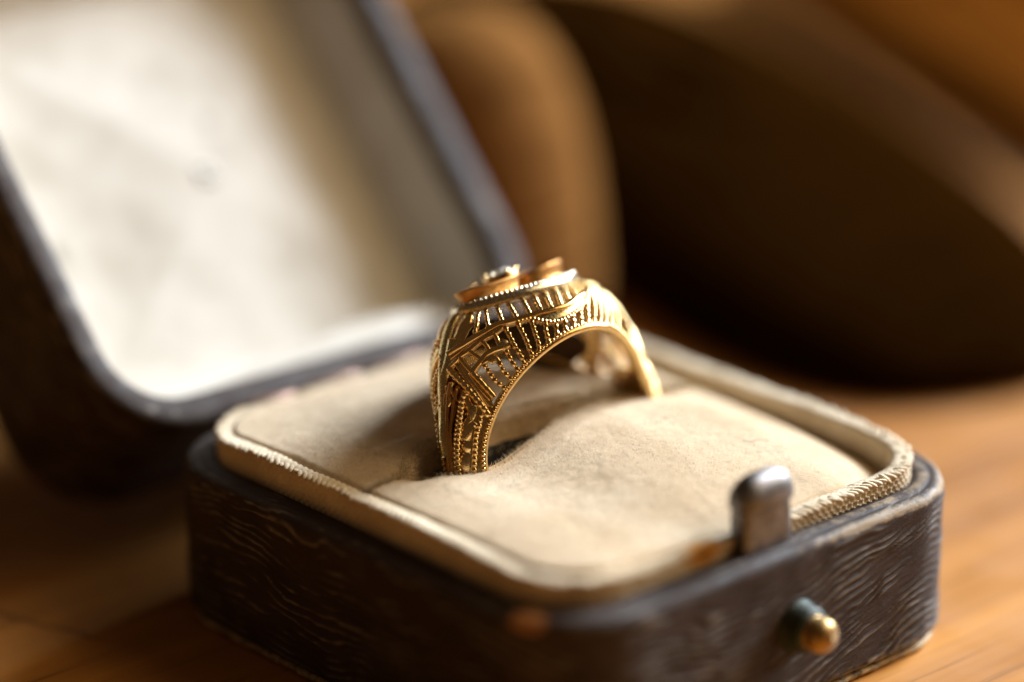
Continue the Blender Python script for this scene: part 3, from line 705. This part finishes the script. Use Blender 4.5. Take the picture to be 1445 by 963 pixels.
SPEC = {'A': ('gallery_rail', 0.26, dict()), 'A_low': ('gallery_rail', 0.15, dict()), 'A2': ('gallery_rail', 0.19, dict()),
        'cres_low': ('crescent_edge', 0.19, dict(bead=0.3, pitch=0.3)), 'cres_in': ('crescent_vein', 0.24, dict(prof='leaf', taper=0.7, wide=2.0, mat='gold_leaf')),
        'B': ('scroll_rail', 0.25, dict()), 'scroll': ('scroll', 0.21, dict()), 'scroll_leaf': ('leaf', 0.26, dict(prof='leaf', taper=0.6, wide=1.5, mat='gold_leaf', lift=0.10)),
        'B_leaf': ('leaf', 0.30, dict(prof='leaf', taper=0.6, wide=1.5, mat='gold_leaf', lift=0.12)), 'crest': ('shoulder_crest', 0.34, dict(prof='leaf', wide=1.5, mat='gold_leaf')),
        'D1': ('cross_band', 0.26, dict(bead=0.05, pitch=0.5)), 'D1b': ('cross_band', 0.15, dict()), 'D2': ('cross_leaf', 0.28, dict(prof='leaf', taper=0.5, wide=1.5)),
        'D2b': ('cross_band', 0.13, dict()), 'D3': ('cross_band', 0.27, dict(bead=0.12, pitch=0.42)),
        'leaf_up': ('leaf', 0.26, dict(prof='leaf', taper=0.5, wide=1.6)), 'leaf_up2': ('leaf', 0.20, dict(prof='leaf', taper=0.5, wide=1.3)), 'leaf_up3': ('leaf', 0.24, dict(prof='leaf', taper=0.5, wide=1.6)),
        'legbead': ('beaded_wire', 0.19, dict(prof='round', bead=0.45, pitch=0.40, lift=0.02)), 'legbead2': ('beaded_wire', 0.13, dict(prof='round', bead=0.45, pitch=0.34)),
        'edgebead': ('beaded_wire', 0.17, dict(prof='round', bead=0.45, pitch=0.42)), 'rib1': ('rib', 0.15, dict(prof='round')),
        'vine': ('vine', 0.26, dict(taper=0.4, prof='leaf', wide=1.2)), 'vine2': ('vine', 0.34, dict(prof='leaf', taper=0.5, wide=1.5)), 'vleaf1': ('leaf', 0.22, dict(prof='leaf', taper=0.7, wide=1.3, lift=0.1, mat='gold_leaf')),
        'vleaf2': ('leaf', 0.36, dict(prof='leaf', taper=0.6, wide=1.4)), 'vleaf3': ('leaf', 0.34, dict(prof='leaf', taper=0.4, wide=1.5)),
        'inner1': ('rib', 0.17, dict(prof='round', mat='rose')), 'inner2': ('rib', 0.14, dict(prof='round', mat='rose')), 'inner3': ('rib', 0.14, dict(prof='round', mat='rose')),
        'eye': ('scroll', 0.14, dict(prof='round')), 'eye2': ('scroll', 0.13, dict(prof='round'))}
for key, pts in W.items():
    if (key[:2] == 'bl' or key in ('d1', 'd2', 'd3')) and pts[-1][1] > -0.97:      # run the bars down to the rim
        (a0, f0), (a1, f1) = pts[-2:]; k = (-0.985 - f1) / (f1 - f0); pts = pts + [(a1 + (a1 - a0) * min(k, 1.0), -0.985)]
    if key[:2] == 'bu': nm, r, kw = 'gallery_bar', 0.175, dict(bead=0.18, pitch=0.42)
    elif key[:2] == 'bl': nm, r, kw = 'gallery_bar', 0.175, dict(bead=0.34, pitch=0.46)
    elif key[0] == 'x': nm, r, kw = 'lattice_bar', 0.19, dict()
    elif key in ('d1', 'd2', 'd3'): nm, r, kw = 'lattice_bar', 0.18, dict(bead=0.42, pitch=0.46)
    else: nm, r, kw = SPEC[key]
    wire(nm, pts, r, **kw)
    if key in ('legbead2', 'inner3', 'eye'): continue
    wire(nm, [(-a, -f) for a, f in pts], r, **kw)          # the same on the far side, turned half round
# inner wall behind the piercing, darkened to paint shade into the openings
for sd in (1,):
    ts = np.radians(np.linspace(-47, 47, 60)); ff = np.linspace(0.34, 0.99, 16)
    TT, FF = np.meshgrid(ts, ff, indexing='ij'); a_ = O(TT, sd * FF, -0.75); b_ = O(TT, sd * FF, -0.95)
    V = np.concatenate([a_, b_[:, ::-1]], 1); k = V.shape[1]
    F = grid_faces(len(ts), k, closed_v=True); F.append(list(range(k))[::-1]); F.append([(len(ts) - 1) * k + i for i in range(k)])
    mesh_obj('inner_wall', V.reshape(-1, 3), F, M['shade_gold'], ring)
# right shoulder of the near side, out of focus: a bright cross band, ribs and beads going down the leg
for sg in (1, -1):
    for pts, r, kw in (([(37, -0.05), (41, -0.25), (45, -0.5), (49, -0.9)], 0.30, dict(prof='leaf', wide=1.5, mat='gold_leaf')),
                       ([(40, 0.0), (45, -0.25), (50, -0.55), (55, -0.92)], 0.24, dict()), ([(43, 0.02), (49, -0.25), (55, -0.55), (60, -0.9)], 0.20, dict(bead=0.3)),
                       ([(33, -0.05), (38, -0.3), (42, -0.6), (45, -0.95)], 0.17, dict(bead=0.35)),
                       ([(52, -0.1), (62, -0.3), (72, -0.35), (86, -0.3)], 0.19, dict(prof='round', bead=0.45)), ([(60, -0.62), (70, -0.66), (86, -0.62)], 0.17, dict(prof='round', bead=0.4)),
                       ([(26, 0.0), (34, 0.0), (44, 0.0), (56, 0.0), (70, 0.02)], 0.34, dict(prof='leaf', wide=1.5, mat='gold_leaf')),
                       ([(55, -0.35), (60, -0.45), (66, -0.42), (72, -0.5)], 0.2, dict(taper=0.5)), ([(72, -0.5), (78, -0.42), (85, -0.5)], 0.2, dict(taper=0.5)),
                       ([(46, -0.42), (54, -0.40), (64, -0.44)], 0.17, dict(bead=0.3)), ([(50, -0.72), (58, -0.70), (68, -0.72)], 0.17, dict(bead=0.3)), ([(56, -0.02), (60, -0.3), (64, -0.6), (67, -0.92)], 0.20, dict()),
                       ([(24, -0.12), (29, -0.16), (35, -0.12)], 0.26, dict(prof='leaf', taper=0.4, wide=1.6)), ([(24, 0.12), (29, 0.16), (35, 0.12)], 0.26, dict(prof='leaf', taper=0.4, wide=1.6))):
        wire('shoulder_wire', [(sg * a, sg * f) for a, f in pts], r, **kw)

# bezel: an oval plate with a milgrain edge
def oval(a, b, h, n=96, e=1.8):
    th = np.linspace(0, 2 * np.pi, n, endpoint=False); c, s = np.cos(th), np.sin(th)
    return np.array([rp(a * np.sign(x) * abs(x) ** (2 / e), b * np.sign(y) * abs(y) ** (2 / e), h) for x, y in zip(c, s)])
BA, BB = 5.75, 3.95
rings = [oval(BA - .9, BB - .9, 12.25), oval(BA - .1, BB - .1, 12.22), oval(BA, BB, 12.30), oval(BA + .06, BB + .06, 12.60), oval(BA, BB, 12.90), oval(BA - .12, BB - .12, 12.98),
         oval(BA - .75, BB - .75, 12.98), oval(BA - .85, BB - .85, 12.75), oval(BA - 2.2, BB - 1.9, 12.8), oval(0.3, 0.2, 12.8)]
bez = lathe_like('bezel', rings, M['white_gold'], ring)
def beads(name, pts, r, mat, parent):
    V = []; F = []
    for p in pts:
        o0 = len(V); V.extend((np.asarray(p) + sph * r).tolist()); F.extend([tuple(o0 + t for t in f) for f in sf])
    return mesh_obj(name, V, F, mat, parent)
def spaced(C, d):
    Cc = np.vstack([C, C[:1]]); s = np.concatenate([[0], np.cumsum(np.linalg.norm(np.diff(Cc, axis=0), axis=1))])
    x = np.arange(0, s[-1] - d * .5, d); return np.column_stack([np.interp(x, s, Cc[:, k]) for k in range(3)])
g = beads('milgrain', spaced(oval(BA - .30, BB - .30, 13.0), 0.40), 0.20, M['white_gold'], bez); g['kind'] = 'stuff'
g = beads('milgrain', spaced(oval(BA - .68, BB - .68, 13.02), 0.36), 0.16, M['gold'], bez); g['kind'] = 'stuff'

# petals of the flower on the bezel: upright-walled gold leaves round a small stone
def petal(cx, cy, ang, L, Wd, h0, h1, tilt):
    """a hollow leaf with a thick rolled lip, tilted along its length"""
    n = 48; t = h1 - h0
    prof = [(0.88, h0, 0), (0.90, h0 + 0.35 * t, .4), (0.96, h0 + 0.72 * t, .8), (1.0, h1 - 0.14, 1), (1.01, h1 - 0.05, 1), (0.96, h1, 1), (0.88, h1 - 0.03, 1), (0.82, h1 - 0.16, 1), (0.74, h1 - 0.5, .8), (0.40, h1 - 0.62, .5), (0.02, h1 - 0.60, .5)]
    ca, sa = math.cos(ang), math.sin(ang); R = []
    for sc, h, kt in prof:
        ring_ = []
        for k in range(n):
            a = 2 * math.pi * k / n; lx, ly = math.cos(a), math.sin(a); e_ = 2 / 2.3
            lx = math.copysign(abs(lx) ** e_, lx); ly = math.copysign(abs(ly) ** e_, ly) * (1 - 0.15 * lx)
            x = L * lx * sc; y = Wd * ly * sc
            ring_.append(rp(cx + ca * x - sa * y, cy + sa * x + ca * y, h + tilt * lx * kt + 0.05 * kt * math.sin(3 * a)))
        R.append(ring_)
    return lathe_like('petal', R, M['rose'], ring)
petal(-2.7, -0.4, math.pi, 2.85, 1.75, 12.9, 14.1, -0.10)
petal(2.95, 0.1, 0.0, 2.15, 1.5, 12.9, 14.2, 0.16)
petal(-0.6, 2.1, R_(100), 1.3, 1.1, 12.9, 14.0, 0.25)
# collet, prongs and stone
n = 32
def circ(r, h, cx=-0.35, cy=0.5, n=n): return [rp(cx + r * math.cos(2 * math.pi * k / n), cy + r * math.sin(2 * math.pi * k / n), h) for k in range(n)]
col = lathe_like('collet', [circ(1.0, 12.8), circ(1.05, 13.5), circ(1.3, 14.2), circ(1.36, 14.42), circ(1.25, 14.5), circ(1.1, 14.38), circ(0.5, 13.7)], M['gold'], ring)
st = []
for r, h, n8 in ((0.05, 13.75, 8), (1.1, 14.4, 8), (1.1, 14.5, 8), (0.66, 14.85, 8), (0.02, 14.85, 8)):
    st.append([rp(-0.35 + r * math.cos(2 * math.pi * (k + 0.5) / n8), 0.5 + r * math.sin(2 * math.pi * (k + 0.5) / n8), h) for k in range(n8)])
V = np.array(st).reshape(-1, 3); F = grid_faces(5, 8, closed_v=True); F.append(list(range(8))[::-1]); F.append([32 + i for i in range(8)])
mesh_obj('stone', V, F, M['stone'], ring, smooth=False)
for k in range(6):
    a = 2 * math.pi * (k + 0.25) / 6
    beads('prong', [rp(-0.35 + 1.18 * math.cos(a), 0.5 + 1.2 * math.sin(a), 14.55)], 0.25, M['gold'] if k % 3 else M['white_gold'], col)

# ------------------------------------------------------------------ wooden things behind the box
def lathe_z(name, cx, cy, prof, mat, parent, n=96, wob=0.0):
    R = [[(cx + r * math.cos(2 * math.pi * k / n), cy + r * math.sin(2 * math.pi * k / n), -12.8 + z) for k in range(n)] for r, z in prof]
    return lathe_like(name, R, mat, parent)
pot = thing('wooden_pot', 'small round pale wooden pot with domed lid behind the open box lid', 'pot', (62.5, 83, -12.8))
pp_ = [(15.2 * math.cos(a) ** 0.6, 2 + 29 * math.sin(a)) for a in np.radians(np.linspace(0, 88.5, 60))]
lathe_z('body', 62.5, 83, [(13.6, 0), (14.6, 0.5), (15.0, 1.4)] + [q for q in pp_ if q[1] < 12] + [(14.2, 12.0), (13.6, 12.6)], M['jar'], pot)
lathe_z('pot_lid', 62.5, 83, [(13.6, 12.3), (14.2, 12.75)] + [q for q in pp_ if q[1] > 12.8], M['jar'], pot)
def oval_z(name, cx, cy, a, b, rot, prof, mat, parent, n=140):
    c, s = math.cos(rot), math.sin(rot); R = []
    se = lambda x: math.copysign(abs(x) ** 0.72, x)          # blunt-ended oval
    for r, z in prof:
        R.append([(cx + c * a * r * se(math.cos(t)) - s * b * r * se(math.sin(t)), cy + s * a * r * se(math.cos(t)) + c * b * r * se(math.sin(t)), -12.8 + z) for t in np.linspace(0, 2 * math.pi, n, endpoint=False)])
    return lathe_like(name, R, mat, parent)
dish = thing('wooden_dish', 'dark brown oval wooden dish lying upside down behind the ring box', 'dish', (122, 112, -12.8))
oval_z('body', 122, 112, 89.5, 25.8, 1.11, [(0.97, 0), (1.0, 0.6), (1.008, 1.6)] + [(1.008 * math.cos(a) ** 0.8, 1.6 + 9.6 * math.sin(a)) for a in np.radians(np.linspace(2, 88, 34))], M['bowl'], dish)
oval_z('foot', 122, 112, 89.5, 25.8, 1.11, [(0.30, 9.6), (0.31, 11.4), (0.29, 11.9), (0.02, 11.8)], M['bowl'], dish)
board = thing('wooden_board', 'reddish brown wooden board lying flat beyond the dark oval dish', 'board', (199, 50, -12.8))
def rot_slab(name, c, half, ang, z0, z1, bev, mat, parent):
    ca, sa = math.cos(ang), math.sin(ang); P, N, S = rrect(-half[0], -half[1], half[0], half[1], 6, 8, 12)
    prof = [(bev * .3, z0), (0, z0 + bev * .3), (0, z1 - bev), (bev * .5, z1 - bev * .4), (bev * 1.3, z1)]
    R = [[(c[0] + ca * q[0] - sa * q[1], c[1] + sa * q[0] + ca * q[1], -12.8 + z) for q in (P[i] - N[i] * ins for i in range(len(P)))] for ins, z in prof]
    return lathe_like(name, R, mat, parent)
rot_slab('panel', (199, 50), (60, 112), math.radians(-26.8), 0, 4.5, 2.2, M['backbox'], board)
rot_slab('raised_field', (199, 50), (52, 104), math.radians(-26.8), 4.5, 5.6, 0.6, M['backbox'], board)
